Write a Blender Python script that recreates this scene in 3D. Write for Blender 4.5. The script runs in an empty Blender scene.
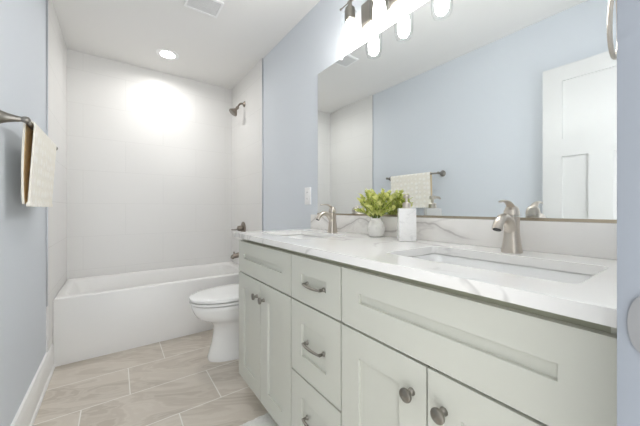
import bpy, bmesh, math, random
from mathutils import Vector, Matrix
C = bpy.context.scene.collection
S = bpy.context.scene
PI = math.pi
random.seed(7)

# ------------------------------------------------------------------ camera, world, exposure
cam_data = bpy.data.cameras.new('camera')
cam = bpy.data.objects.new('camera', cam_data)
C.objects.link(cam)
cam_data.sensor_fit = 'HORIZONTAL'
cam_data.sensor_width = 36.0
cam_data.lens = 36.0 * 284.0 / 640.0
cam_data.shift_y = (208.5 - 213.0) / 640.0
cam_data.clip_start = 0.01
cam.location = (0, 0, 1.07)
cam.rotation_euler = (PI / 2, 0, -math.radians(35.69))
S.camera = cam

w = bpy.data.worlds.new('world')
S.world = w
w.use_nodes = True
bg = w.node_tree.nodes['Background']
bg.inputs['Color'].default_value = (0.97, 0.985, 1.0, 1)   # daylight of the hall beyond the doorway
bg.inputs['Strength'].default_value = 1.05

BULB = 21.5
DOWNLIGHT = 14.0
DOWNLIGHT_W = 1.8
S.view_settings.view_transform = 'Standard'
S.view_settings.look = 'None'
S.view_settings.gamma = 1.0
S.view_settings.use_curve_mapping = False
S.view_settings.exposure = 1.54
S.cycles.max_bounces = 10
S.cycles.diffuse_bounces = 6
S.cycles.glossy_bounces = 6
S.cycles.transparent_max_bounces = 12

# ------------------------------------------------------------------ main dimensions
XL, XR, YB, H = -0.354, 1.10, 3.285, 2.45
XTL, XTR, YT, YTL = -0.345, 1.09, 2.43, 2.43       # faces of the alcove tile and its near edge
YTF = 3.27                               # face of the back tile
ZC = 0.933                               # countertop

# ------------------------------------------------------------------ materials
def lin(r, g, b):
    f = lambda c: (c / 255) / 12.92 if c / 255 <= 0.04045 else ((c / 255 + 0.055) / 1.055) ** 2.4
    return (f(r), f(g), f(b), 1)

def mat(name, rgb, rough=0.5, metal=0.0, bump=0.0, bscale=60, var=0.0, vscale=8, **kw):
    m = bpy.data.materials.new(name)
    m.use_nodes = True
    n, l = m.node_tree.nodes, m.node_tree.links
    p = n['Principled BSDF']
    p.inputs['Base Color'].default_value = lin(*rgb)
    p.inputs['Roughness'].default_value = rough
    p.inputs['Metallic'].default_value = metal
    for k, v in kw.items():
        p.inputs[k].default_value = v
    if bump or var:
        tc = n.new('ShaderNodeTexCoord')
    if var:
        t = n.new('ShaderNodeTexNoise'); t.inputs['Scale'].default_value = vscale; t.inputs['Detail'].default_value = 4
        l.new(tc.outputs['Object'], t.inputs['Vector'])
        mx = n.new('ShaderNodeMix'); mx.data_type = 'RGBA'
        a, b = lin(*rgb), lin(*[max(0, c * (1 - var)) for c in rgb])
        mx.inputs['A'].default_value = a; mx.inputs['B'].default_value = b
        l.new(t.outputs['Fac'], mx.inputs['Factor']); l.new(mx.outputs['Result'], p.inputs['Base Color'])
    if bump:
        t = n.new('ShaderNodeTexNoise'); t.inputs['Scale'].default_value = bscale; t.inputs['Detail'].default_value = 3
        l.new(tc.outputs['Object'], t.inputs['Vector'])
        bp = n.new('ShaderNodeBump'); bp.inputs['Strength'].default_value = bump; bp.inputs['Distance'].default_value = 0.002
        l.new(t.outputs['Fac'], bp.inputs['Height']); l.new(bp.outputs['Normal'], p.inputs['Normal'])
    return m

class NT:
    """small helper for math-heavy materials"""
    def __init__(s, m):
        s.n, s.l = m.node_tree.nodes, m.node_tree.links
    def put(s, v, sock):
        if isinstance(v, (int, float)): sock.default_value = v
        else: s.l.new(v, sock)
    def m(s, op, a, b=0.0, c=0.0):
        k = s.n.new('ShaderNodeMath'); k.operation = op
        s.put(a, k.inputs[0]); s.put(b, k.inputs[1]); s.put(c, k.inputs[2])
        return k.outputs[0]
    def mix(s, f, a, b):
        k = s.n.new('ShaderNodeMix'); k.data_type = 'RGBA'
        s.put(f, k.inputs['Factor'])
        for v, q in ((a, 'A'), (b, 'B')):
            if isinstance(v, tuple): k.inputs[q].default_value = v
            else: s.l.new(v, k.inputs[q])
        return k.outputs['Result']
    def step(s, v, lo, hi):
        k = s.n.new('ShaderNodeMapRange'); k.interpolation_type = 'SMOOTHSTEP'
        s.put(v, k.inputs['Value']); k.inputs['From Min'].default_value = lo; k.inputs['From Max'].default_value = hi
        return k.outputs['Result']

def tile_material(name, ax, ay, tw, th, x0, y0, shift, grout, col, gcol, rough, veins=None):
    """running-bond tile: ax/ay pick the world axes, shift is the move of the joints per row"""
    m = mat(name, (200, 200, 200), rough)
    k = NT(m); n, l = k.n, k.l
    p = n['Principled BSDF']
    geo = n.new('ShaderNodeNewGeometry')
    sep = n.new('ShaderNodeSeparateXYZ'); l.new(geo.outputs['Position'], sep.inputs[0])
    X, Y = sep.outputs[ax], sep.outputs[ay]
    v = k.m('DIVIDE', k.m('SUBTRACT', Y, y0), th)
    row = k.m('FLOOR', v)
    u = k.m('DIVIDE', k.m('SUBTRACT', k.m('SUBTRACT', X, x0), k.m('MULTIPLY', row, shift)), tw)
    col_i = k.m('FLOOR', u)
    fu, fv = k.m('SUBTRACT', u, col_i), k.m('SUBTRACT', v, row)
    du = k.m('MULTIPLY', k.m('MINIMUM', fu, k.m('SUBTRACT', 1.0, fu)), tw)
    dv = k.m('MULTIPLY', k.m('MINIMUM', fv, k.m('SUBTRACT', 1.0, fv)), th)
    d = k.m('MINIMUM', du, dv)
    face = k.step(d, grout * 0.35, grout * 0.65)
    wn = n.new('ShaderNodeTexWhiteNoise'); wn.noise_dimensions = '2D'
    cb = n.new('ShaderNodeCombineXYZ'); l.new(row, cb.inputs[0]); l.new(col_i, cb.inputs[1])
    l.new(cb.outputs[0], wn.inputs['Vector'])
    rnd = wn.outputs['Value']
    if veins:
        c2 = n.new('ShaderNodeCombineXYZ')
        l.new(k.m('ADD', k.m('MULTIPLY', X, 0.9), k.m('MULTIPLY', rnd, 37.0)), c2.inputs[0])
        l.new(k.m('ADD', k.m('MULTIPLY', Y, 2.6), k.m('MULTIPLY', X, 0.9)), c2.inputs[1])
        l.new(k.m('MULTIPLY', rnd, 11.0), c2.inputs[2])
        nz = n.new('ShaderNodeTexNoise'); nz.inputs['Scale'].default_value = 2.2; nz.inputs['Detail'].default_value = 5
        nz.inputs['Distortion'].default_value = 1.3
        l.new(c2.outputs[0], nz.inputs['Vector'])
        f = nz.outputs['Fac']
        stripes = k.m('ABSOLUTE', k.m('SINE', k.m('MULTIPLY', f, 26.0)))
        base = k.mix(k.step(f, 0.36, 0.62), lin(*veins[0]), lin(*veins[1]))
        base = k.mix(k.m('MULTIPLY', k.step(stripes, 0.6, 1.0), 0.4), base, lin(*veins[2]))
        base = k.mix(k.m('MULTIPLY', rnd, 0.18), base, lin(*veins[0]))
    else:
        base = k.mix(k.m('MULTIPLY', rnd, 0.35), lin(*col), lin(*[c * 0.985 for c in col]))
    out = k.mix(face, lin(*gcol), base)
    l.new(out, p.inputs['Base Color'])
    rr = k.m('SUBTRACT', 0.8, k.m('MULTIPLY', face, 0.8 - rough)); l.new(rr, p.inputs['Roughness'])
    bp = n.new('ShaderNodeBump'); bp.inputs['Strength'].default_value = 0.35; bp.inputs['Distance'].default_value = 0.001
    l.new(face, bp.inputs['Height']); l.new(bp.outputs['Normal'], p.inputs['Normal'])
    return m

def marble(name, base, vein, warm, scale, amount, width):
    m = mat(name, base, 0.12)
    k = NT(m); n, l = k.n, k.l
    geo = n.new('ShaderNodeNewGeometry')
    def ridge(sc, off, dist, wd):
        mp = n.new('ShaderNodeMapping'); mp.inputs['Location'].default_value = (off, off * 0.7, off * 1.9)
        mp.inputs['Scale'].default_value = (sc * 1.0, sc * 0.75, sc * 1.25); mp.inputs['Rotation'].default_value = (0.5, 0.3, 0.6)
        l.new(geo.outputs['Position'], mp.inputs['Vector'])
        t = n.new('ShaderNodeTexNoise'); t.inputs['Scale'].default_value = 1.0; t.inputs['Detail'].default_value = 4
        t.inputs['Roughness'].default_value = 0.5; t.inputs['Distortion'].default_value = dist
        l.new(mp.outputs[0], t.inputs['Vector'])
        a = k.m('ABSOLUTE', k.m('SUBTRACT', t.outputs['Fac'], 0.5))
        return k.m('SUBTRACT', 1.0, k.step(a, 0.0, wd)), t.outputs['Fac']
    r1, f1 = ridge(scale, 2.3, 0.6, width)
    r2, f2 = ridge(scale * 2.1, 7.1, 0.9, width * 0.6)
    c = k.mix(k.m('MULTIPLY', k.step(f2, 0.45, 0.75), 0.35), lin(*base), lin(*warm))
    c = k.mix(k.m('MULTIPLY', r1, k.m('MULTIPLY', k.step(f2, 0.4, 0.6), amount)), c, lin(*vein))
    c = k.mix(k.m('MULTIPLY', r2, k.m('MULTIPLY', k.step(f1, 0.46, 0.62), amount * 0.6)), c, lin(*vein))
    l.new(c, n['Principled BSDF'].inputs['Base Color'])
    return m

def vein_line(m):
    # one long meandering vein drawn across the backsplash slab
    k = NT(m); n, l = k.n, k.l
    p = n['Principled BSDF']
    old = p.inputs['Base Color'].links[0].from_socket
    geo = n.new('ShaderNodeNewGeometry'); sep = n.new('ShaderNodeSeparateXYZ'); l.new(geo.outputs['Position'], sep.inputs[0])
    Y, Z = sep.outputs[1], sep.outputs[2]
    nz = n.new('ShaderNodeTexNoise'); nz.inputs['Scale'].default_value = 9; nz.inputs['Detail'].default_value = 4
    l.new(geo.outputs['Position'], nz.inputs['Vector'])
    wob = k.m('MULTIPLY', k.m('SUBTRACT', nz.outputs['Fac'], 0.5), 0.05)
    cv = k.m('ADD', 0.984, k.m('MULTIPLY', k.m('COSINE', k.m('MULTIPLY', k.m('SUBTRACT', Y, 1.12), 16.5)), 0.03))
    d = k.m('ABSOLUTE', k.m('SUBTRACT', k.m('ADD', Z, wob), cv))
    core = k.m('SUBTRACT', 1.0, k.step(d, 0.0015, 0.006))
    halo = k.m('MULTIPLY', k.m('SUBTRACT', 1.0, k.step(d, 0.0, 0.028)), 0.35)
    f = k.m('MULTIPLY', k.m('MAXIMUM', core, halo), k.m('MULTIPLY', k.step(Y, 0.48, 0.62), 0.75))
    l.new(k.mix(f, old, lin(176, 171, 168)), p.inputs['Base Color'])
    return m

def emission(name, rgb, strength):
    m = bpy.data.materials.new(name); m.use_nodes = True
    n, l = m.node_tree.nodes, m.node_tree.links
    n.remove(n['Principled BSDF'])
    e = n.new('ShaderNodeEmission'); e.inputs['Color'].default_value = lin(*rgb); e.inputs['Strength'].default_value = strength
    l.new(e.outputs[0], n['Material Output'].inputs['Surface'])
    return m

def thin_glass(name):
    m = bpy.data.materials.new(name); m.use_nodes = True
    n, l = m.node_tree.nodes, m.node_tree.links
    n.remove(n['Principled BSDF'])
    tr = n.new('ShaderNodeBsdfTransparent'); tr.inputs['Color'].default_value = (0.97, 0.98, 0.98, 1)
    gl = n.new('ShaderNodeBsdfGlossy'); gl.inputs['Roughness'].default_value = 0.03
    lw = n.new('ShaderNodeLayerWeight'); lw.inputs['Blend'].default_value = 0.08
    mx = n.new('ShaderNodeMixShader')
    fm = n.new('ShaderNodeMath'); fm.operation = 'MULTIPLY'; fm.inputs[1].default_value = 0.45; l.new(lw.outputs['Fresnel'], fm.inputs[0]); l.new(fm.outputs[0], mx.inputs[0]); l.new(tr.outputs[0], mx.inputs[1]); l.new(gl.outputs[0], mx.inputs[2])
    l.new(mx.outputs[0], n['Material Output'].inputs['Surface'])
    return m

def towel_material():
    m = mat('towel_terry', (246, 241, 230), 0.95)
    k = NT(m); n, l = k.n, k.l
    p = n['Principled BSDF']
    tc = n.new('ShaderNodeTexCoord')
    mp = n.new('ShaderNodeMapping'); mp.inputs['Scale'].default_value = (0.0, 22, 22)
    l.new(tc.outputs['Object'], mp.inputs['Vector'])
    vo = n.new('ShaderNodeTexVoronoi'); vo.feature = 'F1'; vo.inputs['Scale'].default_value = 1.0; vo.inputs['Randomness'].default_value = 0.35
    l.new(mp.outputs[0], vo.inputs['Vector'])
    f = k.step(vo.outputs['Distance'], 0.2, 0.5)
    l.new(k.mix(f, lin(250, 247, 239), lin(243, 238, 226)), p.inputs['Base Color'])
    nz = n.new('ShaderNodeTexNoise'); nz.inputs['Scale'].default_value = 500
    l.new(tc.outputs['Object'], nz.inputs['Vector'])
    bp = n.new('ShaderNodeBump'); bp.inputs['Strength'].default_value = 0.7; bp.inputs['Distance'].default_value = 0.004
    l.new(k.m('ADD', k.m('MULTIPLY', f, -1.0), k.m('MULTIPLY', nz.outputs['Fac'], 0.5)), bp.inputs['Height'])
    l.new(bp.outputs['Normal'], p.inputs['Normal'])
    p.inputs['Sheen Weight'].default_value = 0.3
    return m

def leaf_material():
    m = mat('leaf_green', (150, 175, 70), 0.55)
    k = NT(m); n, l = k.n, k.l
    oi = n.new('ShaderNodeNewGeometry')
    c = k.mix(oi.outputs['Random Per Island'], lin(168, 184, 78), lin(246, 243, 168))
    p = n['Principled BSDF']; l.new(c, p.inputs['Base Color'])
    tr = n.new('ShaderNodeBsdfTranslucent'); l.new(c, tr.inputs['Color'])
    ms = n.new('ShaderNodeMixShader'); ms.inputs[0].default_value = 0.35
    l.new(p.outputs[0], ms.inputs[1]); l.new(tr.outputs[0], ms.inputs[2]); l.new(ms.outputs[0], n['Material Output'].inputs['Surface'])
    return m

M = {
    'wall': mat('blue_wall_paint', (212, 217, 223), 0.75, bump=0.06, bscale=250),
    'ceil': mat('white_ceiling_paint', (232, 231, 229), 0.85, bump=0.05, bscale=200),
    'trim': mat('white_trim_paint', (216, 216, 215), 0.35),
    'base': mat('white_baseboard_paint', (244, 244, 243), 0.4),
    'jamb': mat('shade_toned_jamb', (146, 152, 161), 0.4),  # blue-grey shade of the jamb is put into its base colour
    'floor': tile_material('beige_floor_tile', 0, 1, 0.635, 0.33, -0.15, 1.635, 0.2165, 0.0052, (0, 0, 0), (238, 235, 229), 0.32,
                           veins=((192, 182, 169), (211, 202, 190), (224, 217, 206))),
    'tile_x': tile_material('white_wall_tile_back', 0, 2, 0.625, 0.294, 0.70, 1.41, 0.3125, 0.003, (226, 225, 223), (217, 216, 214), 0.3),
    'tile_y': tile_material('white_wall_tile_side', 1, 2, 0.625, 0.294, 2.80, 1.41, 0.3125, 0.003, (226, 225, 223), (217, 216, 214), 0.3),
    'edge': mat('grey_tile_edge_metal', (196, 198, 202), 0.4, 1.0),
    'tub': mat('white_tub_enamel', (234, 233, 231), 0.28),
    'ceramic': mat('white_ceramic', (240, 240, 239), 0.08),
    'cab': mat('sage_grey_cabinet_paint', (199, 200, 191), 0.38, bump=0.03, bscale=300),
    'cabin': mat('cabinet_frame_shaded', (160, 161, 143), 0.5),  # cabinet colour darkened to carry the shade in gaps and under the counter
    'marble': marble('white_marble_counter', (232, 231, 229), (186, 184, 182), (225, 221, 214), 2.6, 0.6, 0.018),
    'marble_bs': vein_line(marble('white_marble_backsplash', (234, 232, 229), (190, 186, 184), (226, 221, 215), 2.3, 0.35, 0.02)),
    'nickel': mat('brushed_nickel', (200, 192, 182), 0.28, 1.0, bump=0.02, bscale=400),
    'dark_nickel': mat('antique_nickel', (146, 142, 135), 0.3, 1.0),
    'strike': mat('strike_plate_steel', (150, 151, 153), 0.45, 1.0),
    'bronze': mat('oiled_nickel_shower', (142, 133, 124), 0.3, 1.0),
    'chrome': mat('polished_chrome', (225, 225, 225), 0.08, 1.0),
    'dark': mat('dark_rubber', (40, 40, 40), 0.6),
    'mirror': mat('mirror_silvering', (240, 243, 243), 0.0, 1.0),
    'mirror_edge': mat('mirror_dark_edge', (96, 100, 104), 0.3, 0.6),
    'channel': mat('mirror_channel_bronze', (176, 166, 148), 0.35, 1.0),
    'plastic': mat('white_plastic', (240, 240, 240), 0.3),
    'grille': mat('grey_grille', (216, 216, 216), 0.6),
    'grille_dark': mat('vent_duct_grey', (165, 165, 165), 0.8),
    'bulb': emission('glowing_bulb', (255, 252, 248), BULB),
    'lens': emission('downlight_lens', (255, 252, 248), DOWNLIGHT),
    'glass': thin_glass('clear_glass_shade'),
    'towel': towel_material(),
    'towel_in': mat('towel_inner_sand', (238, 217, 174), 0.95, bump=0.6, bscale=300),  # warm sand tone set on the towel's inner faces
    'rug': mat('white_shag', (246, 245, 241), 0.95, bump=0.9, bscale=220, var=0.1, vscale=90),
    'leaf': leaf_material(),
    'flower': mat('white_petal', (244, 243, 226), 0.6),
    'stem': mat('green_stem', (110, 132, 62), 0.6),
    'pot': marble('pale_stone_pot', (226, 224, 220), (196, 194, 191), (216, 210, 202), 14, 0.6, 0.05),
    'soap': marble('white_marble_bottle', (238, 237, 236), (206, 205, 205), (230, 228, 226), 16, 0.5, 0.05),
}

# ------------------------------------------------------------------ mesh helpers
def box(bm, x0, x1, y0, y1, z0, z1, bev=0.0, seg=2):
    r = bmesh.ops.create_cube(bm, size=1.0)
    vs = r['verts']
    bmesh.ops.scale(bm, vec=(abs(x1 - x0), abs(y1 - y0), abs(z1 - z0)), verts=vs)
    bmesh.ops.translate(bm, vec=((x0 + x1) / 2, (y0 + y1) / 2, (z0 + z1) / 2), verts=vs)
    if bev:
        es = list({e for v in vs for e in v.link_edges})
        bmesh.ops.bevel(bm, geom=es, offset=bev, segments=seg, affect='EDGES', profile=0.5)

def loft(bm, loops, cap0=True, cap1=True, closed=True):
    rows = [[bm.verts.new(p) for p in lp] for lp in loops]
    n = len(rows[0])
    for a, b in zip(rows, rows[1:]):
        for i in range(n if closed else n - 1):
            j = (i + 1) % n
            bm.faces.new((a[i], a[j], b[j], b[i]))
    if cap0: bm.faces.new(list(reversed(rows[0])))
    if cap1: bm.faces.new(rows[-1])
    return rows

def rrect(x0, x1, y0, y1, z, r, seg=6):
    pts = []
    r = min(r, (x1 - x0) / 2 - 1e-4, (y1 - y0) / 2 - 1e-4)
    for cx, cy, a in ((x1 - r, y1 - r, 0), (x0 + r, y1 - r, 90), (x0 + r, y0 + r, 180), (x1 - r, y0 + r, 270)):
        for i in range(seg + 1):
            t = math.radians(a + 90 * i / seg)
            pts.append(Vector((cx + r * math.cos(t), cy + r * math.sin(t), z)))
    return pts

def lathe(bm, prof, origin=(0, 0, 0), axis='Z', n=24, cap0=True, cap1=True):
    """prof: (radius, height along the axis)"""
    o = Vector(origin)
    loops = []
    for r, h in prof:
        lp = []
        for i in range(n):
            t = 2 * PI * i / n
            a, b = r * math.cos(t), r * math.sin(t)
            if axis == 'Z': q = Vector((a, b, h))
            elif axis == 'X': q = Vector((h, a, b))
            elif axis == 'Y': q = Vector((b, h, a))
            else:
                q = axis @ Vector((a, b, h))
            lp.append(o + q)
        loops.append(lp)
    loft(bm, loops, cap0, cap1)

def tube(bm, pts, rad, n=12, closed=False, flat=1.0, up=None):
    """swept tube; rad may be a list; flat squashes the section along the second axis"""
    P = [Vector(p) for p in pts]
    R = rad if isinstance(rad, (list, tuple)) else [rad] * len(P)
    loops = []
    prev = None
    for i, p in enumerate(P):
        if closed:
            t = P[(i + 1) % len(P)] - P[i - 1]
        else:
            t = P[min(i + 1, len(P) - 1)] - P[max(i - 1, 0)]
        t.normalize()
        if prev is None:
            u = Vector(up) if up else (Vector((0, 0, 1)) if abs(t.z) < 0.9 else Vector((1, 0, 0)))
        else:
            u = prev
        a = (u - t * u.dot(t)).normalized()
        prev = a
        b = t.cross(a)
        loops.append([p + a * (R[i] * flat * math.cos(2 * PI * k / n)) + b * (R[i] * math.sin(2 * PI * k / n)) for k in range(n)])
    if closed: loops.append(loops[0])
    loft(bm, loops, not closed, not closed)
    if closed: bmesh.ops.remove_doubles(bm, verts=bm.verts, dist=1e-6)

def bez(p0, p1, p2, p3, n=12):
    p0, p1, p2, p3 = map(Vector, (p0, p1, p2, p3))
    return [p0 * (1 - t) ** 3 + p1 * 3 * t * (1 - t) ** 2 + p2 * 3 * t * t * (1 - t) + p3 * t ** 3 for t in [i / n for i in range(n + 1)]]

def obj(name, bm, material, parent=None, smooth=35, bevel=0.0):
    bmesh.ops.recalc_face_normals(bm, faces=bm.faces)
    if smooth:
        lim = math.radians(smooth)
        for f in bm.faces: f.smooth = True
        for e in bm.edges:
            if len(e.link_faces) == 2 and e.calc_face_angle(0) > lim: e.smooth = False
    me = bpy.data.meshes.new(name)
    # put the object's origin at the centre of its base
    if parent is None or True:
        xs = [v.co.x for v in bm.verts]; ys = [v.co.y for v in bm.verts]; zs = [v.co.z for v in bm.verts]
        o = Vector(((min(xs) + max(xs)) / 2, (min(ys) + max(ys)) / 2, min(zs)))
        bmesh.ops.translate(bm, vec=-o, verts=bm.verts)
    bm.to_mesh(me); bm.free()
    me.materials.append(material)
    ob = bpy.data.objects.new(name, me)
    C.objects.link(ob)
    if parent is not None:
        ob.parent = parent
        ob.location = o - world_loc(parent)
    else:
        ob.location = o
    if bevel:
        md = ob.modifiers.new('edge', 'BEVEL'); md.width = bevel; md.segments = 2; md.limit_method = 'ANGLE'; md.angle_limit = math.radians(40)
    return ob

def world_loc(o):
    v = Vector(o.location)
    while o.parent is not None:
        o = o.parent
        v = v + Vector(o.location)
    return v

def tag(o, label, cat, group=None):
    o['label'] = label; o['category'] = cat
    if group: o['group'] = group
    return o

def thing(name, label, cat, loc, group=None):
    o = bpy.data.objects.new(name, None)
    o.empty_display_size = 0.1
    C.objects.link(o); o.location = loc
    return tag(o, label, cat, group)

def struct(name, bm, m, parent=None, **kw):
    o = obj(name, bm, m, parent, **kw)
    if parent is None: o['kind'] = 'structure'
    return o

def B(): return bmesh.new()

def dup(root, delta, label=None):
    def cp(o, parent):
        c = o.copy(); C.objects.link(c)
        if parent is not None: c.parent = parent
        for ch in [x for x in bpy.data.objects if x.parent == o]: cp(ch, c)
        return c
    r = cp(root, None)
    r.location = Vector(root.location) + Vector(delta)
    if label: r['label'] = label
    return r

# ------------------------------------------------------------------ room shell
b = B(); box(b, XL - 0.12, XR + 0.12, -0.06, YB + 0.12, -0.08, 0); struct('floor', b, M['floor'], smooth=0)
b = B(); box(b, XL - 0.12, XR + 0.12, -0.06, YB + 0.12, H, H + 0.08); struct('ceiling', b, M['ceil'], smooth=0)
b = B(); box(b, XL - 0.12, XL, -0.06, YB + 0.12, 0, H); struct('wall_left', b, M['wall'], smooth=0)
b = B(); box(b, XR, XR + 0.12, -0.06, YB + 0.12, 0, H); struct('wall_right', b, M['wall'], smooth=0)
b = B(); box(b, XL, XR, YTF, YB + 0.12, 0, H); struct('wall_back', b, M['tile_x'], smooth=0)
b = B()
box(b, 0.445, XR, -0.06, 0.0605, 0, H)
box(b, XL, 0.445, -0.06, 0.062, 2.10, H)
struct('wall_front', b, M['wall'], smooth=0)
b = B(); box(b, -1.02, -0.9, -2.2, -0.06, 0, H); struct('wall_light_blocker', b, M['ceil'], smooth=0)  # unseen wall added to keep light from beyond the doorway off the jamb
b = B(); box(b, XL, XTL, YTL, YTF, 0.175, H); struct('wall_left_tile', b, M['tile_y'], smooth=0)
b = B(); box(b, XTR, XR, YT, YTF, 0, H); struct('wall_right_tile', b, M['tile_y'], smooth=0)
b = B(); box(b, XL, XTL + 0.001, YTL - 0.005, YTL, 0.4605, H, 0.0008); struct('trim_1', b, M['edge'])
b = B(); box(b, XTR - 0.001, XR, YT - 0.005, YT, 0.0, H, 0.0008); struct('trim_2', b, M['edge'])

def baseboard(name, pts, y0, y1):
    b = B()
    loft(b, [[Vector((x, y, z)) for x, z in pts] for y in (y0, y1)])
    return struct(name, b, M['base'], smooth=0)
prof = [(0, 0), (0.021, 0), (0.021, 0.014), (0.017, 0.022), (0.015, 0.023), (0.015, 0.145), (0.0125, 0.158), (0.011, 0.172), (0, 0.174)]
baseboard('baseboard_left', [(XL + a, z) for a, z in prof], 0.74, 2.599)
baseboard('baseboard_right', [(XR - a, z) for a, z in reversed(prof)], 1.605, YT - 0.008)

# doorway: strike jamb on the right with its lipped strike plate
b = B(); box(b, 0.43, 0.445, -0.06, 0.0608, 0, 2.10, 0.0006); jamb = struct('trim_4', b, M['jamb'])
b = B()
lp = []
for dx in (0.4275, 0.4302):
    pts = [Vector((dx, -0.01, 0.983)), Vector((dx, 0.040, 0.983))]
    for i in range(1, 12):
        t = PI / 2 - PI * i / 12
        pts.append(Vector((dx, 0.0405 + 0.0125 * math.cos(t), 0.953 + 0.03 * math.sin(t))))
    pts += [Vector((dx, 0.040, 0.923)), Vector((dx, -0.01, 0.923))]
    lp.append(pts)
loft(b, lp); struct('strike_plate', b, M['strike'], jamb)
b = B(); box(b, XL, -0.335, -0.06, 0.062, 0, 2.10, 0.0012); struct('trim_5', b, M['trim'])
b = B(); box(b, -0.335, 0.43, -0.06, 0.062, 2.07, 2.10, 0.0012); struct('trim_6', b, M['trim'])

# open door standing flat along the left wall (seen in the mirror)
def slab_x(bm, xf, xb, y0, y1, z0, z1, panels, depth, back=False):
    """door slab whose front face (at x=xf) carries recessed panels"""
    s = 1 if xf > xb else -1
    ys = sorted({y0, y1, *[p[0] for p in panels], *[p[1] for p in panels]})
    zs = sorted({z0, z1, *[p[2] for p in panels], *[p[3] for p in panels]})
    box(bm, xb, xf - s * depth, y0, y1, z0, z1)
    for i in range(len(ys) - 1):
        for j in range(len(zs) - 1):
            cy, cz = (ys[i] + ys[i + 1]) / 2, (zs[j] + zs[j + 1]) / 2
            if any(p[0] < cy < p[1] and p[2] < cz < p[3] for p in panels): continue
            y_a, y_b, z_a, z_b = ys[i], ys[i + 1], zs[j], zs[j + 1]
            x_a, x_b = xf - s * depth, xf
            vs = [bm.verts.new(q) for q in ((x_b, y_a, z_a), (x_b, y_b, z_a), (x_b, y_b, z_b), (x_b, y_a, z_b))]
            bm.faces.new(vs)
    # walls of the step: outer rim and panel edges
    def quad(pts): bm.faces.new([bm.verts.new(p) for p in pts])
    x_a, x_b = xf - s * depth, xf
    def ring(a0, a1, c0, c1):
        for (p, q) in (((a0, c0), (a1, c0)), ((a1, c0), (a1, c1)), ((a1, c1), (a0, c1)), ((a0, c1), (a0, c0))):
            quad(((x_a, p[0], p[1]), (x_a, q[0], q[1]), (x_b, q[0], q[1]), (x_b, p[0], p[1])))
    ring(y0, y1, z0, z1)
    for p in panels: ring(*p)
    bmesh.ops.remove_doubles(bm, verts=bm.verts, dist=1e-5)

b = B()
dp = [(0.118, 0.612, 1.545, 1.942), (0.118, 0.365, 0.22, 1.425), (0.485, 0.612, 0.22, 1.425)]
dp[1] = (0.118, 0.245, 0.22, 1.425); dp.append((0.301, 0.429, 0.22, 1.425)); dp.pop()
dp = [(0.118, 0.612, 1.545, 1.942), (0.118, 0.363, 0.22, 1.425), (0.478, 0.612, 0.22, 1.425)]
slab_x(b, -0.29, -0.325, 0.01, 0.72, 0.012, 2.045, dp, 0.011)
door = struct('door_1', b, M['trim'], smooth=0)
b = B(); lathe(b, [(0.031, 0), (0.031, 0.006), (0.012, 0.01), (0.012, 0.03), (0.026, 0.038), (0.028, 0.05), (0.02, 0.06), (0.0, 0.062)], (-0.29, 0.655, 0.95), 'X', cap1=False)
struct('door_knob', b, M['nickel'], door)
for z in (0.25, 1.05, 1.85):
    b = B(); lathe(b, [(0.006, 0), (0.006, 0.09)], (-0.288, 0.004, z), 'Z', 12); struct('hinge', b, M['nickel'], door)

# ------------------------------------------------------------------ bathtub
tub = thing('bathtub', 'white alcove bathtub with flat apron between tiled walls', 'bathtub', ((XTL + XTR) / 2, 2.93, 0))
x0, x1, y0, y1, zt = XTL + 0.0005, XTR - 0.0005, 2.60, YTF - 0.0005, 0.46
b = B()
loft(b, [rrect(x0, x1, y0, y1, 0.0, 0.004), rrect(x0, x1, y0, y1, zt - 0.016, 0.004), rrect(x0 + 0.003, x1 - 0.003, y0 + 0.004, y1 - 0.003, zt - 0.005, 0.006),
         rrect(x0 + 0.008, x1 - 0.008, y0 + 0.014, y1 - 0.008, zt, 0.01),
         rrect(x0 + 0.048, x1 - 0.075, y0 + 0.045, y1 - 0.045, zt, 0.09),
         rrect(x0 + 0.054, x1 - 0.081, y0 + 0.052, y1 - 0.051, zt - 0.004, 0.09),
         rrect(x0 + 0.060, x1 - 0.086, y0 + 0.058, y1 - 0.057, zt - 0.02, 0.09),
         rrect(x0 + 0.14, x1 - 0.10, y0 + 0.09, y1 - 0.07, zt - 0.2, 0.10),
         rrect(x0 + 0.22, x1 - 0.12, y0 + 0.11, y1 - 0.09, zt - 0.34, 0.11),
         rrect(x0 + 0.26, x1 - 0.15, y0 + 0.14, y1 - 0.12, zt - 0.36, 0.09)])
obj('tub_shell', b, M['tub'], tub, smooth=40)
b = B(); lathe(b, [(0.033, 0), (0.033, 0.004), (0.022, 0.008), (0.0, 0.008)], (0.88, 2.93, zt - 0.3595), 'Z', cap1=False); obj('drain', b, M['bronze'], tub)
b = B(); lathe(b, [(0.036, 0), (0.036, -0.005), (0.026, -0.009), (0.0, -0.009)], (x1 - 0.094, 2.93, 0.36), 'X', cap1=False); obj('overflow_plate', b, M['bronze'], tub)

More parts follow.
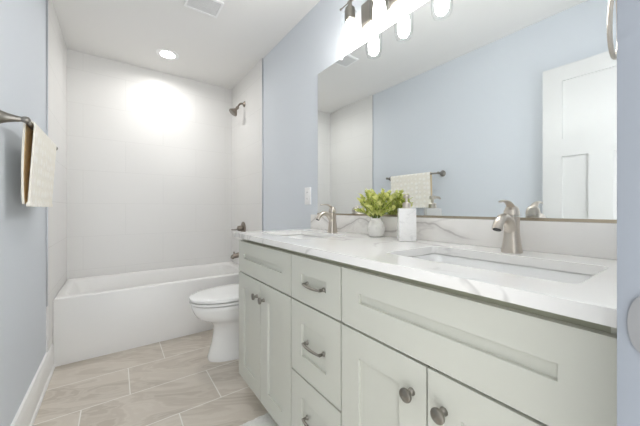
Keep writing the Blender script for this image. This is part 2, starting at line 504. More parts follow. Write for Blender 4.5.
# shower fittings on the right tiled wall
sh = thing('shower_fixture', 'nickel shower head on a bent arm high on the tiled wall', 'shower head', (XTR, 2.87, 2.15))
b = B(); lathe(b, [(0.03, 0), (0.029, -0.006), (0.016, -0.014), (0.010, -0.018)], (XTR, 2.87, 2.158), 'X'); obj('flange', b, M['bronze'], sh)
b = B(); tube(b, bez((XTR - 0.01, 2.87, 2.158), (XTR - 0.05, 2.87, 2.168), (XTR - 0.06, 2.87, 2.135), (XTR - 0.078, 2.87, 2.105)), 0.0095); obj('arm', b, M['bronze'], sh)
ax = Vector((-0.62, 0, -0.78)).normalized()
rot = Vector((0, 0, 1)).rotation_difference(ax).to_matrix()
b = B(); lathe(b, [(0.013, -0.012), (0.017, 0.0), (0.017, 0.012), (0.012, 0.02), (0.02, 0.034), (0.040, 0.062), (0.046, 0.072), (0.045, 0.080), (0.036, 0.083)],
               (XTR - 0.074, 2.87, 2.108), rot, 28); obj('head', b, M['bronze'], sh)
b = B(); lathe(b, [(0.034, 0.0825), (0.034, 0.086), (0.0, 0.087)], (XTR - 0.074, 2.87, 2.108), rot, 28, cap1=False); obj('spray_face', b, M['dark_nickel'], sh)

vv = thing('shower_valve', 'nickel single lever bath valve on the tiled wall, just above the counter end', 'faucet handle', (XTR, 2.90, 0.88))
b = B(); lathe(b, [(0.07, 0), (0.069, -0.006), (0.05, -0.014), (0.034, -0.018)], (XTR, 2.90, 0.862), 'X', 32); obj('escutcheon', b, M['bronze'], vv)
b = B(); lathe(b, [(0.030, -0.016), (0.029, -0.04), (0.026, -0.058), (0.014, -0.066), (0, -0.067)], (XTR, 2.90, 0.862), 'X', 24, cap1=False); obj('hub', b, M['bronze'], vv)
b = B(); tube(b, bez((XTR - 0.05, 2.90, 0.860), (XTR - 0.075, 2.90, 0.850), (XTR - 0.10, 2.895, 0.850), (XTR - 0.13, 2.89, 0.853)), [0.011] * 5 + [0.010] * 4 + [0.009] * 3 + [0.006], flat=0.6)
obj('lever', b, M['bronze'], vv)

ts = thing('tub_spout', 'nickel bath spout low on the tiled wall above the tub rim', 'tub spout', (XTR, 2.93, 0.60))
b = B()
tube(b, [(XTR, 2.93, 0.582), (XTR - 0.02, 2.93, 0.582), (XTR - 0.05, 2.93, 0.580), (XTR - 0.085, 2.93, 0.574), (XTR - 0.105, 2.93, 0.564), (XTR - 0.112, 2.93, 0.548)], [0.034, 0.031, 0.027, 0.025, 0.022, 0.017], 20)
obj('spout_body', b, M['bronze'], ts)
b = B(); lathe(b, [(0.006, 0), (0.006, 0.014), (0.01, 0.018), (0.01, 0.026), (0.0, 0.028)], (XTR - 0.09, 2.93, 0.592), 'Z', 12, cap1=False); obj('diverter_knob', b, M['bronze'], ts)

# ------------------------------------------------------------------ toilet
TY = 2.09
toi = thing('toilet', 'white toilet with closed lid between the vanity and bathtub', 'toilet', (0.75, TY, 0))
def egg(z, xf, xb, hw, n=40, p=2.3, nose=0.62):
    L = xb - xf
    xm = xf + L * nose
    pts = []
    for i in range(n):
        t = 2 * PI * i / n
        c, s = math.cos(t), math.sin(t)
        sx = math.copysign(abs(c) ** (2 / (2.0 if c < 0 else p)), c); sy = math.copysign(abs(s) ** (2 / p), s)
        x = xm + sx * ((xb - xm) if c > 0 else (xm - xf))
        pts.append(Vector((x + 0.008, TY + hw * sy, z)))
    return pts
b = B()
loft(b, [egg(0.0, 0.520, 0.99, 0.120), egg(0.012, 0.517, 0.99, 0.122), egg(0.03, 0.522, 0.985, 0.118), egg(0.12, 0.548, 0.97, 0.106), egg(0.2, 0.560, 0.96, 0.102),
         egg(0.245, 0.553, 0.95, 0.110), egg(0.275, 0.525, 0.94, 0.134), egg(0.298, 0.474, 0.93, 0.160), egg(0.318, 0.445, 0.93, 0.174), egg(0.345, 0.428, 0.92, 0.182), egg(0.38, 0.414, 0.92, 0.187),
         egg(0.400, 0.411, 0.92, 0.188), egg(0.4065, 0.416, 0.915, 0.184), egg(0.4075, 0.440, 0.90, 0.158), egg(0.4155, 0.440, 0.90, 0.158)])
obj('bowl', b, M['ceramic'], toi, smooth=50)
b = B()
loft(b, [egg(0.4158, 0.406, 0.895, 0.188), egg(0.417, 0.403, 0.895, 0.191), egg(0.4295, 0.403, 0.895, 0.191), egg(0.431, 0.407, 0.895, 0.188), egg(0.4312, 0.440, 0.885, 0.158), egg(0.4392, 0.440, 0.885, 0.158)])
obj('seat', b, M['ceramic'], toi, smooth=50)
b = B()
loft(b, [egg(0.4395, 0.404, 0.90, 0.187), egg(0.4408, 0.400, 0.90, 0.192), egg(0.455, 0.400, 0.90, 0.192), egg(0.461, 0.408, 0.895, 0.185), egg(0.466, 0.44, 0.87, 0.16), egg(0.469, 0.52, 0.82, 0.09)])
obj('lid', b, M['ceramic'], toi, smooth=50)
for s in (-1, 1):
    b = B(); box(b, 0.870, 0.905, TY + s * 0.075 - 0.02, TY + s * 0.075 + 0.02, 0.412, 0.45, 0.006); obj('hinge_cap', b, M['ceramic'], toi)
b = B(); loft(b, [rrect(0.915, 1.085, TY - 0.19, TY + 0.19, 0.40, 0.03), rrect(0.905, 1.085, TY - 0.205, TY + 0.205, 0.56, 0.03), rrect(0.90, 1.085, TY - 0.215, TY + 0.215, 0.745, 0.03)])
obj('tank', b, M['ceramic'], toi, smooth=50)
b = B(); loft(b, [rrect(0.892, 1.088, TY - 0.224, TY + 0.224, 0.746, 0.03), rrect(0.890, 1.088, TY - 0.226, TY + 0.226, 0.765, 0.03), rrect(0.90, 1.083, TY - 0.216, TY + 0.216, 0.778, 0.028)])
obj('tank_lid', b, M['ceramic'], toi, smooth=50)
b = B(); lathe(b, [(0.012, 0), (0.012, -0.012)], (0.902, TY + 0.15, 0.70), 'X', 16); tube(b, [(0.892, TY + 0.15, 0.70), (0.888, TY + 0.11, 0.697), (0.888, TY + 0.075, 0.693)], 0.006, 8)
obj('flush_lever', b, M['chrome'], toi)

# ------------------------------------------------------------------ vanity cabinet
VY0, VY1, XF = 0.072, 1.603, 0.575
van = thing('vanity_cabinet', 'long pale sage grey shaker vanity cabinet along the right wall', 'vanity', (0.83, 0.84, 0))
XB = XF + 0.019
ZB, ZT = 0.118, 0.9065
b = B()
box(b, XB, XR - 0.002, VY1 - 0.018, VY1, ZB, ZT)             # left side panel
box(b, XB, XR - 0.002, VY0, VY0 + 0.018, ZB, ZT)             # right side panel
box(b, XB + 0.02, XR - 0.008, VY0 + 0.018, VY1 - 0.018, ZB, ZB + 0.018)
box(b, XR - 0.008, XR - 0.002, VY0 + 0.018, VY1 - 0.018, ZB, ZT)
for y in (0.687, 1.001): box(b, XB + 0.02, XR - 0.008, y - 0.009, y + 0.009, ZB + 0.018, 0.72)
obj('carcass', b, M['cab'], van, smooth=0)
b = B()
f0, f1 = XB, XB + 0.02
box(b, f0, f1, VY0 + 0.018, VY1 - 0.018, 0.868, ZT)
box(b, f0, f1, VY0 + 0.018, VY1 - 0.018, 0.69, 0.73)
box(b, f0, f1, VY0 + 0.018, VY1 - 0.018, ZB, ZB + 0.04)
for y, hw in ((0.11, 0.02), (0.3835, 0.02), (0.687, 0.02), (1.001, 0.02), (1.2985, 0.02), (1.565, 0.02)):
    for za, zb in ((ZB + 0.04, 0.69), (0.73, 0.868)):
        if y in (0.3835, 1.2985) and za > 0.5: continue
        box(b, f0, f1, max(y - hw, VY0 + 0.018), min(y + hw, VY1 - 0.018), za, zb)
box(b, f0, f1, 0.707, 0.981, 0.41, 0.445)
obj('face_frame', b, M['cabin'], van, smooth=0)
b = B(); box(b, 0.66, 0.675, VY0 + 0.01, VY1 - 0.01, 0.0, ZB)
box(b, 0.675, XR - 0.01, VY1 - 0.028, VY1 - 0.01, 0, ZB); box(b, 0.675, XR - 0.01, VY0 + 0.01, VY0 + 0.028, 0, ZB)
obj('toe_kick', b, M['cab'], van, smooth=0)

def front(name, y0, y1, z0, z1, st, rt, rb):
    b = B()
    slab_x(b, XF, XB - 0.0005, y0, y1, z0, z1, [(y0 + st, y1 - st, z0 + rb, z1 - rt)], 0.010)
    return obj(name, b, M['cab'], van, smooth=0, bevel=0.0012)

def knob(parent, y, z):
    b = B()
    lathe(b, [(0.0095, 0), (0.009, -0.004), (0.006, -0.008), (0.006, -0.016), (0.010, -0.019), (0.0155, -0.021), (0.0165, -0.0245), (0.0155, -0.0275), (0.012, -0.0295), (0.0, -0.031)],
          (XF, y, z), 'X', 24, cap1=False)
    obj('knob', b, M['dark_nickel'], parent)

def pull(parent, y0, y1, z):
    b = B()
    for y in (y0, y1):
        lathe(b, [(0.0085, 0), (0.008, -0.003), (0.0055, -0.006), (0.0055, -0.02)], (XF + 0.006, y, z), 'X', 14)
    n = 16
    pts, rr = [], []
    for i in range(n + 1):
        t = i / n
        s = math.sin(PI * t)
        pts.append((XF - 0.012 - 0.005 * s ** 0.7, y0 - 0.005 + (y1 - y0 + 0.010) * t, z - 0.002 * s))
        rr.append(0.0046 + 0.0018 * s)
    tube(b, pts, rr, 12, flat=0.75)
    obj('pull', b, M['dark_nickel'], parent)

g = 0.0035
ST = 0.076
front('false_front', 1.001 + g, VY1, 0.7145, 0.886, ST, 0.066, 0.078)
front('false_front', VY0, 0.687 - g, 0.7145, 0.886, ST, 0.066, 0.078)
d1 = front('drawer', 0.687 + g, 1.001 - g, 0.7145, 0.886, ST, 0.066, 0.070); pull(d1, 0.788, 0.890, 0.789)
d2 = front('drawer', 0.687 + g, 1.001 - g, 0.4315, 0.7075, ST, ST, ST); pull(d2, 0.788, 0.890, 0.568)
d3 = front('drawer', 0.687 + g, 1.001 - g, ZB + 0.005, 0.4245, ST, ST, ST); pull(d3, 0.788, 0.890, 0.288)
a = front('cabinet_door', 1.2985 + 0.002, VY1, ZB + 0.005, 0.7075, ST, ST, ST); knob(a, 1.338, 0.632)
a = front('cabinet_door', 1.001 + g, 1.2985 - 0.002, ZB + 0.005, 0.7075, ST, ST, ST); knob(a, 1.259, 0.632)
a = front('cabinet_door', 0.3835 + 0.0025, 0.687 - g, ZB + 0.005, 0.7075, ST, ST, ST); knob(a, 0.424, 0.632)
a = front('cabinet_door', VY0, 0.3835 - 0.0025, ZB + 0.005, 0.7075, ST, ST, ST); knob(a, 0.342, 0.632)

# ------------------------------------------------------------------ countertop with two sink cut-outs
ct = thing('countertop', 'white marble countertop with grey veins covering the vanity', 'countertop', (0.82, 0.84, 0.902))
SX0, SX1 = 0.672, 0.945
SINKS = ((0.145, 0.600), (1.080, 1.520))
b = B()
outer = rrect(0.552, XR - 0.001, 0.0615, 1.614, ZC, 0.004, 2)
holes = [rrect(SX0, SX1, a, c, ZC, 0.022, 6) for a, c in SINKS]
edges, rings = [], []
for lp in [outer] + holes:
    vs = [b.verts.new(p) for p in lp]
    rings.append(vs)
    for i in range(len(vs)): edges.append(b.edges.new((vs[i], vs[(i + 1) % len(vs)])))
bmesh.ops.triangle_fill(b, edges=edges, use_beauty=True)
top_faces = list(b.faces)
low = {}
for vs in rings:
    for v in vs: low[v] = b.verts.new(v.co - Vector((0, 0, 0.026)))
for f in top_faces: b.faces.new([low[v] for v in reversed(f.verts)])
for vs in rings:
    for i in range(len(vs)):
        v, q = vs[i], vs[(i + 1) % len(vs)]
        b.faces.new((v, q, low[q], low[v]))
obj('slab', b, M['marble'], ct, smooth=30, bevel=0.002)
b = B(); box(b, 1.080, XR - 0.0005, 0.0615, 1.614, ZC + 0.0002, 1.030, 0.0015); obj('backsplash', b, M['marble_bs'], ct)

def sink(y0, y1, label):
    s = thing('sink', label, 'sink', ((SX0 + SX1) / 2, (y0 + y1) / 2, 0.78), 'undermount sinks')
    zt = ZC - 0.0285
    b = B()
    loft(b, [rrect(SX0 - 0.02, SX1 + 0.02, y0 - 0.02, y1 + 0.02, zt - 0.012, 0.05), rrect(SX0 - 0.02, SX1 + 0.02, y0 - 0.02, y1 + 0.02, zt + 0.0018, 0.05),
             rrect(SX0 - 0.007, SX1 + 0.007, y0 - 0.007, y1 + 0.007, zt, 0.04), rrect(SX0 - 0.004, SX1 + 0.004, y0 - 0.004, y1 + 0.004, zt - 0.004, 0.04),
             rrect(SX0 + 0.008, SX1 - 0.008, y0 + 0.012, y1 - 0.012, zt - 0.09, 0.045), rrect(SX0 + 0.022, SX1 - 0.022, y0 + 0.03, y1 - 0.03, zt - 0.118, 0.045),
             rrect(SX0 + 0.05, SX1 - 0.05, y0 + 0.07, y1 - 0.07, zt - 0.127, 0.045), rrect(SX0 + 0.1, SX1 - 0.1, y0 + 0.18, y1 - 0.18, zt - 0.132, 0.03),
             ], cap0=False)
    obj('basin', b, M['ceramic'], s, smooth=50)
    b = B(); lathe(b, [(0.026, 0), (0.026, 0.003), (0.018, 0.005), (0.017, 0.002), (0.012, 0.006), (0, 0.007)], ((SX0 + SX1) / 2, (y0 + y1) / 2, zt - 0.1325), 'Z', cap1=False)
    obj('drain', b, M['chrome'], s)
    b = B(); lathe(b, [(0.011, 0), (0.011, -0.003), (0.007, -0.003), (0.006, 0.0)], (SX1 - 0.004, (y0 + y1) / 2, zt - 0.045), 'X', 16); obj('overflow_ring', b, M['chrome'], s)
    return s
sink(*SINKS[0], 'white undermount sink nearest the camera, below the larger looking faucet')
sink(*SINKS[1], 'white undermount sink at the far end of the counter, before the far faucet')

# ------------------------------------------------------------------ faucets
def faucet(x, y, label):
    f = thing('faucet', label, 'faucet', (x, y, ZC), 'single hole faucets')
    z = ZC
    b = B()   # flared, slightly waisted column
    prof = [(0.0, 0.0245, 0.0255), (0.004, 0.0245, 0.0255), (0.02, 0.0225, 0.0235), (0.05, 0.0195, 0.0205), (0.08, 0.0185, 0.0195), (0.1, 0.019, 0.0197), (0.1125, 0.0193, 0.02)]
    loft(b, [rrect(x - a, x + a, y - c, y + c, z + h + 0.0002, 0.014, 5) for h, a, c in prof])
    obj('body', b, M['nickel'], f, smooth=50)
    b = B()   # spout that grows out of the column and bends down over the basin
    pts = bez((x + 0.002, y, z + 0.035), (x - 0.012, y, z + 0.128), (x - 0.085, y, z + 0.125), (x - 0.103, y, z + 0.076), 14)
    rr = [0.016, 0.0165, 0.017, 0.0172, 0.017, 0.0165, 0.016, 0.0155, 0.015, 0.0145, 0.014, 0.0138, 0.0138, 0.014, 0.0143]
    tube(b, pts, rr, 18, flat=0.85)
    obj('spout', b, M['nickel'], f, smooth=50)
    b = B()
    d = (Vector(pts[-1]) - Vector(pts[-2])).normalized()
    r = Vector((0, 0, 1)).rotation_difference(d).to_matrix()
    lathe(b, [(0.0108, -0.001), (0.0108, 0.002), (0.0, 0.002)], pts[-1], r, 16, cap1=False); obj('aerator', b, M['dark'], f)
    b = B()   # handle: rounded cap, lever sweeping forward and up
    loft(b, [rrect(x - a, x + a, y - c, y + c, z + h, 0.014, 5) for h, a, c in ((0.1142, 0.0165, 0.0172), (0.1155, 0.0195, 0.0202), (0.128, 0.0188, 0.0195), (0.139, 0.016, 0.0168), (0.145, 0.011, 0.0115), (0.147, 0.004, 0.0045))])
    pts = bez((x + 0.004, y, z + 0.122), (x - 0.004, y, z + 0.150), (x - 0.030, y, z + 0.166), (x - 0.082, y, z + 0.157), 12)
    tube(b, pts, [0.0145, 0.0145, 0.014, 0.013, 0.012, 0.0112, 0.0106, 0.0102, 0.0098, 0.0095, 0.009, 0.008, 0.0055], 14, flat=0.45)
    obj('handle', b, M['nickel'], f, smooth=50)
    return f
F0 = faucet(1.004, 0.371, 'brushed nickel single lever faucet on the near end of the counter')
F1 = dup(F0, (0, 0.905, 0), 'brushed nickel single lever faucet at the far end, left of the potted plant')

# ------------------------------------------------------------------ mirror
mi = thing('wall_mirror', 'large frameless wall mirror above the backsplash', 'mirror', (1.095, 0.83, 1.027))
MY0, MY1, MZ0, MZ1 = 0.105, 1.548, 1.034, 1.966
b = B(); box(b, 1.0925, 1.0935, MY0 + 0.0015, MY1 - 0.0015, MZ0 + 0.001, MZ1 - 0.0015); obj('mirror_glass', b, M['mirror'], mi, smooth=0)
b = B(); box(b, 1.0937, XR - 0.0003, MY0, MY1, MZ0, MZ1); obj('dark_backing', b, M['mirror_edge'], mi, smooth=0)
b = B(); box(b, 1.0895, XR - 0.0003, MY0, MY1, 1.0305, MZ0 - 0.0002); box(b, 1.0895, 1.0922, MY0, MY1, MZ0 - 0.0002, MZ0 + 0.006); obj('bottom_channel', b, M['channel'], mi, smooth=0)
for y in (1.30, 0.36):
    b = B(); box(b, 1.0895, 1.0923, y - 0.009, y + 0.009, MZ1 - 0.012, MZ1 + 0.006, 0.001); obj('clip', b, M['plastic'], mi)

# ------------------------------------------------------------------ vanity light, four clear glass shades on one bar
vl = thing('vanity_light', 'four bulb nickel vanity light with clear glass shades above the mirror', 'wall light', (XR, 0.816, 2.03))
b = B(); box(b, 1.072, XR - 0.0003, 0.515, 1.115, 2.035, 2.165, 0.004); obj('backplate', b, M['dark_nickel'], vl)
LX, LZ = 1.003, 2.163
b = B(); tube(b, [(LX, 0.44, LZ), (LX, 0.485, LZ), (LX, 0.49, LZ), (LX, 1.14, LZ), (LX, 1.145, LZ), (LX, 1.19, LZ)], [0.003, 0.003, 0.0075, 0.0075, 0.003, 0.003], 12); obj('crossbar', b, M['dark_nickel'], vl)
for y in (0.43, 1.20):
    b = B(); lathe(b, [(0.002, -0.007), (0.005, -0.005), (0.0062, 0), (0.005, 0.005), (0.002, 0.007)], (LX, y, LZ), 'Y', 14); obj('finial', b, M['dark_nickel'], vl)
for y in (0.63, 1.0):
    b = B(); tube(b, bez((1.075, y, 2.11), (1.04, y, 2.11), (1.03, y, 2.158), (LX, y, LZ), 8), 0.008, 12); obj('arm', b, M['dark_nickel'], vl)
for y in (0.507, 0.713, 0.919, 1.125):
    b = B(); lathe(b, [(0.010, 2.19), (0.012, 2.165), (0.026, 2.155), (0.028, 2.13), (0.028, 2.095), (0.02, 2.088)], (LX, y, -0.03), 'Z', 20)
    so = obj('socket', b, M['dark_nickel'], vl)
    b = B(); lathe(b, [(0.030, 2.128), (0.040, 2.122), (0.044, 2.11), (0.046, 2.06), (0.046, 2.0), (0.043, 1.975), (0.036, 1.958), (0.024, 1.951), (0.0, 1.949)], (LX, y, -0.027), 'Z', 28, cap0=False, cap1=False)
    obj('glass_shade', b, M['glass'], so)
    b = B(); lathe(b, [(0.014, 2.0875), (0.02, 2.08), (0.026, 2.055), (0.030, 2.025), (0.0295, 2.0), (0.025, 1.98), (0.015, 1.969), (0.0, 1.966)], (LX, y, -0.03), 'Z', 20, cap1=False)
    obj('bulb', b, M['bulb'], so)

# ------------------------------------------------------------------ ceiling fittings
dl = thing('recessed_light', 'round white recessed ceiling light above the bathtub', 'ceiling light', (0.376, 2.86, H))
b = B(); lathe(b, [(0.058, -0.003), (0.085, -0.006), (0.092, -0.003), (0.092, 0.0)], (0.376, 2.86, H - 0.0002), 'Z', 36, cap0=False, cap1=False); obj('trim_ring', b, M['plastic'], dl)
b = B(); lathe(b, [(0.0, -0.0042), (0.058, -0.0042), (0.06, -0.001)], (0.376, 2.86, H - 0.0002), 'Z', 36, cap0=False, cap1=True); obj('lens', b, M['lens'], dl)
al = bpy.data.lights.new('downlight_beam', 'AREA'); al.shape = 'DISK'; al.size = 0.11; al.energy = DOWNLIGHT_W; al.spread = math.radians(165); al.color = (1.0, 0.985, 0.965)
lo = bpy.data.objects.new('downlight_beam', al); C.objects.link(lo); lo.parent = dl; lo.location = (0, 0, -0.009)

ev = thing('exhaust_vent', 'square white exhaust fan grille set in the ceiling', 'vent', (0.44, 2.03, H))
VX0, VX1, VYa, VYb = 0.372, 0.588, 1.915, 2.092
b = B()
for q in ((VX0, VX0 + 0.014, VYa, VYb), (VX1 - 0.014, VX1, VYa, VYb), (VX0 + 0.014, VX1 - 0.014, VYa, VYa + 0.014), (VX0 + 0.014, VX1 - 0.014, VYb - 0.014, VYb)):
    box(b, *q, H - 0.014, H - 0.0003)
obj('frame', b, M['plastic'], ev, smooth=0)
b = B(); box(b, VX0 + 0.014, VX1 - 0.014, VYa + 0.014, VYb - 0.014, H - 0.003, H - 0.0003); obj('duct_plate', b, M['grille_dark'], ev, smooth=0)
b = B()
n = 15
for i in range(n):
    y = VYa + 0.014 + (VYb - VYa - 0.028) * (i + 0.5) / n
    box(b, VX0 + 0.014, VX1 - 0.014, y - 0.0042, y + 0.0042, H - 0.011, H - 0.007)
for i in range(1, 4):
    x = VX0 + 0.014 + (VX1 - VX0 - 0.028) * i / 4
    box(b, x - 0.003, x + 0.003, VYa + 0.014, VYb - 0.014, H - 0.007, H - 0.0031)
obj('grille', b, M['grille'], ev, smooth=0)

# ------------------------------------------------------------------ towel bar and towel on the left wall
BX, BZ, BY0, BY1 = -0.280, 1.405, 1.520, 2.142
tb = thing('towel_bar', 'nickel towel bar with tapered posts on the left blue wall', 'towel bar', (XL, (BY0 + BY1) / 2, BZ))
b = B(); tube(b, [(BX, BY0, BZ), (BX, BY1, BZ)], 0.008, 14); obj('bar', b, M['dark_nickel'], tb)
for y, s in ((BY0, -1), (BY1, 1)):
    b = B()
    lathe(b, [(0.030, 0.0), (0.030, 0.006), (0.024, 0.012), (0.017, 0.03), (0.012, 0.05), (0.009, 0.066), (0.011, 0.070), (0.0135, 0.078), (0.011, 0.086), (0.004, 0.0905), (0.0, 0.091)], (XL, y, BZ), 'X', 24, cap1=False)
    obj('post', b, M['dark_nickel'], tb)

def cloth(bm, prof, ys, wob):
    loops = []
    for j, y in enumerate(ys):
        loops.append([Vector((x + wob(i, y, z), y, z)) for i, (x, z) in enumerate(prof)])
    loft(bm, loops)
    return loops
tk = 0.007
outer, inner = [], []
zb_f, zb_b = 1.083, 1.088
n = 12
for i in range(n + 1):       # back flap, upwards
    t = i / n; z = zb_b + (BZ - zb_b) * t
    xb_ = -0.2990 - 0.004 * math.sin(PI * t ** 0.8) + 0.0035 * t
    outer.append((xb_ - tk * 0.5, z)); inner.append((xb_ + tk * 0.5, z))
for i in range(1, 8):
    a = PI - PI * i / 8
    outer.append((BX + 0.019 * math.cos(a), BZ + 0.019 * math.sin(a))); inner.append((BX + 0.012 * math.cos(a), BZ + 0.012 * math.sin(a)))
for i in range(n + 1):
    t = i / n; z = BZ + (zb_f - BZ) * t
    xf_ = BX + 0.0155 - 0.020 * t
    outer.append((xf_ + tk * 0.5, z)); inner.append((xf_ - tk * 0.5, z))
prof_t = outer + list(reversed(inner))
ys = [1.600 + (2.080 - 1.600) * i / 30 for i in range(31)]
tw = thing('hand_towel', 'cream patterned hand towel folded over the towel bar', 'towel', (BX, 1.83, zb_f))
b = B()
def wob(i, y, z):
    k = max(0.0, (1.36 - z) / 0.28)
    return k * 0.0025 * math.sin(y * 21 + 0.6)
cloth(b, prof_t, ys, wob)
tc_ = obj('towel_cloth', b, M['towel'], tw, smooth=60)
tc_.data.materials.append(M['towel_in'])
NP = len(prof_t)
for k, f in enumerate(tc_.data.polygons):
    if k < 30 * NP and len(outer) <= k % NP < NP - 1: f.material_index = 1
b = B()
xh = BX + 0.0155 - 0.020
hem = [(xh - 0.0065, zb_f - 0.004), (xh + 0.0065, zb_f - 0.004), (xh + 0.0068, zb_f + 0.012), (xh - 0.0055, zb_f + 0.012)]
loops = []
for i, y in enumerate([1.597 + (2.084 - 1.597) * i / 60 for i in range(61)]):
    loops.append([Vector((x + wob(0, y, z), y, z + (0.0018 * math.sin(i * 2.3) if z < zb_f else 0))) for x, z in hem])
loft(b, loops); obj('hem', b, M['towel'], tw, smooth=50)

# towel ring on the return wall by the doorway
tr = thing('towel_ring', 'nickel towel ring hanging beside the doorway edge, top right', 'towel ring', (0.95, 0.0605, 1.60))
b = B(); lathe(b, [(0.028, 0), (0.028, 0.006), (0.016, 0.014), (0.011, 0.05), (0.013, 0.076), (0.009, 0.084), (0.0, 0.086)], (0.962, 0.0607, 1.614), 'Y', 20, cap1=False); obj('post', b, M['nickel'], tr)
b = B()
pts = [(0.962 + 0.050 * math.sin(2 * PI * i / 40) * (1 - 0.4 * math.cos(2 * PI * i / 40)), 0.139 - 0.002 * math.cos(2 * PI * i / 40), 1.524 + 0.093 * math.cos(2 * PI * i / 40)) for i in range(40)]
tube(b, pts, 0.0048, 12, closed=True, up=(0, 0, 1)); obj('ring', b, M['nickel'], tr)

# ------------------------------------------------------------------ outlet
ou = thing('wall_outlet', 'white outlet plate on the blue wall left of the mirror', 'outlet', (XR, 1.672, 1.095))
b = B(); box(b, XR - 0.006, XR - 0.0003, 1.635, 1.712, 1.098, 1.218, 0.002); obj('plate', b, M['plastic'], ou)
for z in (1.136, 1.180):
    b = B(); loft(b, [[Vector((x, p.x, p.y)) for p in rrect(1.6565, 1.6905, z - 0.014, z + 0.014, 0, 0.01)] for x in (XR - 0.0062, XR - 0.0078)])
    r = obj('receptacle', b, M['plastic'], ou)
    b = B()
    for dy in (-0.006, 0.006): box(b, XR - 0.0083, XR - 0.0079, 1.6735 + dy - 0.001, 1.6735 + dy + 0.001, z - 0.002, z + 0.007)
    obj('slots', b, M['dark'], r)

# ------------------------------------------------------------------ potted plant
PX, PY = 1.022, 0.958
pl = thing('potted_plant', 'small yellow green leafy plant in a round pale stone pot', 'plant', (PX, PY, ZC))
b = B(); lathe(b, [(0.028, 0.0003), (0.036, 0.006), (0.0415, 0.03), (0.042, 0.05), (0.037, 0.068), (0.029, 0.078), (0.027, 0.086), (0.029, 0.091), (0.025, 0.091), (0.023, 0.08), (0.0, 0.078)], (PX, PY, ZC), 'Z', 30, cap1=False)
obj('pot', b, M['pot'], pl)
def leaf(bm, p, d, L, W, roll):
    d = d.normalized()
    s = d.cross(Vector((0, 0, 1)))
    if s.length < 0.05: s = Vector((1, 0, 0))
    s.normalize()
    s = Matrix.Rotation(roll, 3, d) @ s
    nrm = s.cross(d)
    row = []
    for t, wd, lift in ((0, 0.12, 0), (0.3, 0.85, 0.06), (0.6, 1.0, 0.08), (0.85, 0.6, 0.04), (1.0, 0.05, -0.03)):
        c = p + d * (L * t) + nrm * (L * lift)
        row.append([bm.verts.new(c - s * W * wd + nrm * W * wd * 0.35), bm.verts.new(c - nrm * 0.0), bm.verts.new(c + s * W * wd + nrm * W * wd * 0.35)])
    for a, c in zip(row, row[1:]):
        for k in (0, 1): bm.faces.new((a[k], a[k + 1], c[k + 1], c[k]))
rng = random.Random(11)
NS = 26
for i in range(NS):
    az = i * 2.399963 + rng.uniform(-.2, .2)
    el = -0.12 + 1.4 * ((i + 0.5) / NS) ** 0.8
    reach = rng.uniform(0.075, 0.1)
    base = Vector((PX + 0.012 * math.cos(az), PY + 0.012 * math.sin(az), ZC + 0.082))
    tip = Vector((PX + reach * math.cos(az) * math.cos(el) * (0.62 if math.cos(az) > 0 else 0.95), PY + reach * 1.08 * math.sin(az) * math.cos(el), ZC + 0.12 + reach * 1.05 * math.sin(el)))
    mid = base.lerp(tip, 0.5) + Vector((0, 0, 0.012))
    path = bez(base, base + Vector((0, 0, 0.02)), mid, tip, 6)
    b = B(); tube(b, path, [0.0016] * 5 + [0.0012, 0.0008], 6)
    st = obj('stem', b, M['stem'], pl)
    b = B()
    for k in range(18):
        t = 0.18 + 0.82 * k / 17
        p = base.lerp(mid, min(1, t * 2)) if t < 0.5 else mid.lerp(tip, (t - 0.5) * 2)
        ang = k * 2.4
        out = Vector((math.cos(ang) * 0.8, math.sin(ang) * 0.8, 0.35 + rng.uniform(-.3, .5))) + (tip - base).normalized() * 0.7
        leaf(b, p, out, rng.uniform(0.020, 0.032), rng.uniform(0.0065, 0.0095), rng.uniform(-.5, .5))
    # keep the foliage off the backsplash and mirror
    for v in b.verts: v.co.x = min(v.co.x, 1.0755)
    obj('leaf_spray', b, M['leaf'], st, smooth=70)
    if i % 3 == 1:
        b = B()
        for k in range(5):
            a = 2 * PI * k / 5
            leaf(b, tip + Vector((0, 0, 0.004)), Vector((math.cos(a), math.sin(a), 0.6)), 0.010, 0.0035, 0)
        for v in b.verts: v.co.x = min(v.co.x, 1.0755)
        obj('blossom', b, M['flower'], st, smooth=70)

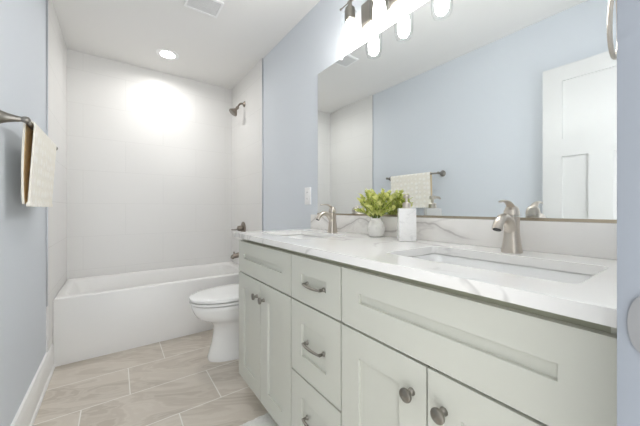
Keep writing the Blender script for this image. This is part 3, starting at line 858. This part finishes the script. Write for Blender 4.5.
# ------------------------------------------------------------------ soap dispenser
sx, sy = 0.998, 0.762
so = thing('soap_dispenser', 'square white marble soap dispenser with metal pump beside the plant', 'soap dispenser', (sx, sy, ZC))
rotz = math.radians(45)
b = B(); box(b, sx - 0.033, sx + 0.033, sy - 0.035, sy + 0.035, ZC + 0.0003, ZC + 0.138, 0.003); bmesh.ops.rotate(b, cent=(sx, sy, 0), matrix=Matrix.Rotation(rotz, 3, 'Z'), verts=b.verts); obj('bottle', b, M['soap'], so)
b = B(); lathe(b, [(0.017, 0.1385), (0.017, 0.158), (0.014, 0.162), (0.0055, 0.163), (0.0055, 0.180)], (sx, sy, ZC), 'Z', 20); obj('collar', b, M['nickel'], so)
b = B(); lathe(b, [(0.013, 0.1805), (0.014, 0.184), (0.014, 0.193), (0.010, 0.196), (0.0, 0.197)], (sx, sy, ZC), 'Z', 20, cap1=False)
tube(b, [(sx, sy, ZC + 0.189), (sx - 0.014, sy - 0.011, ZC + 0.189), (sx - 0.024, sy - 0.019, ZC + 0.187), (sx - 0.028, sy - 0.022, ZC + 0.181)], [0.006, 0.0055, 0.005, 0.0045], 10)
obj('pump_head', b, M['nickel'], so)

# ------------------------------------------------------------------ bath rug on the floor by the vanity
rg = B()
NX, NY = 56, 96
rx0, rx1, ry0, ry1 = 0.16, 0.648, 0.50, 1.358
rr_ = random.Random(3)
grid = []
for j in range(NY + 1):
    row = []
    for i in range(NX + 1):
        u, v = i / NX, j / NY
        e = min(u, 1 - u) * (rx1 - rx0); f = min(v, 1 - v) * (ry1 - ry0)
        edge = min(1.0, min(e, f) / 0.014)
        z = 0.002 + 0.016 * math.sqrt(edge) + rr_.uniform(-.002, .003) * edge
        jit = 0.002 if 0 < i < NX and 0 < j < NY else 0.0015
        row.append(rg.verts.new((rx0 + (rx1 - rx0) * u + rr_.uniform(-jit, jit), ry0 + (ry1 - ry0) * v + rr_.uniform(-jit, jit), z)))
    grid.append(row)
for j in range(NY):
    for i in range(NX): rg.faces.new((grid[j][i], grid[j][i + 1], grid[j + 1][i + 1], grid[j + 1][i]))
rim = [grid[0][i] for i in range(NX + 1)] + [grid[j][NX] for j in range(1, NY + 1)] + [grid[NY][i] for i in range(NX - 1, -1, -1)] + [grid[j][0] for j in range(NY - 1, 0, -1)]
bot = [rg.verts.new((v.co.x, v.co.y, 0.0004)) for v in rim]
for i in range(len(rim)):
    j = (i + 1) % len(rim)
    rg.faces.new((rim[j], rim[i], bot[i], bot[j]))
rg.faces.new(bot)
tag(obj('bath_rug', rg, M['rug'], smooth=80), 'fluffy white bath rug on the floor before the vanity', 'rug')
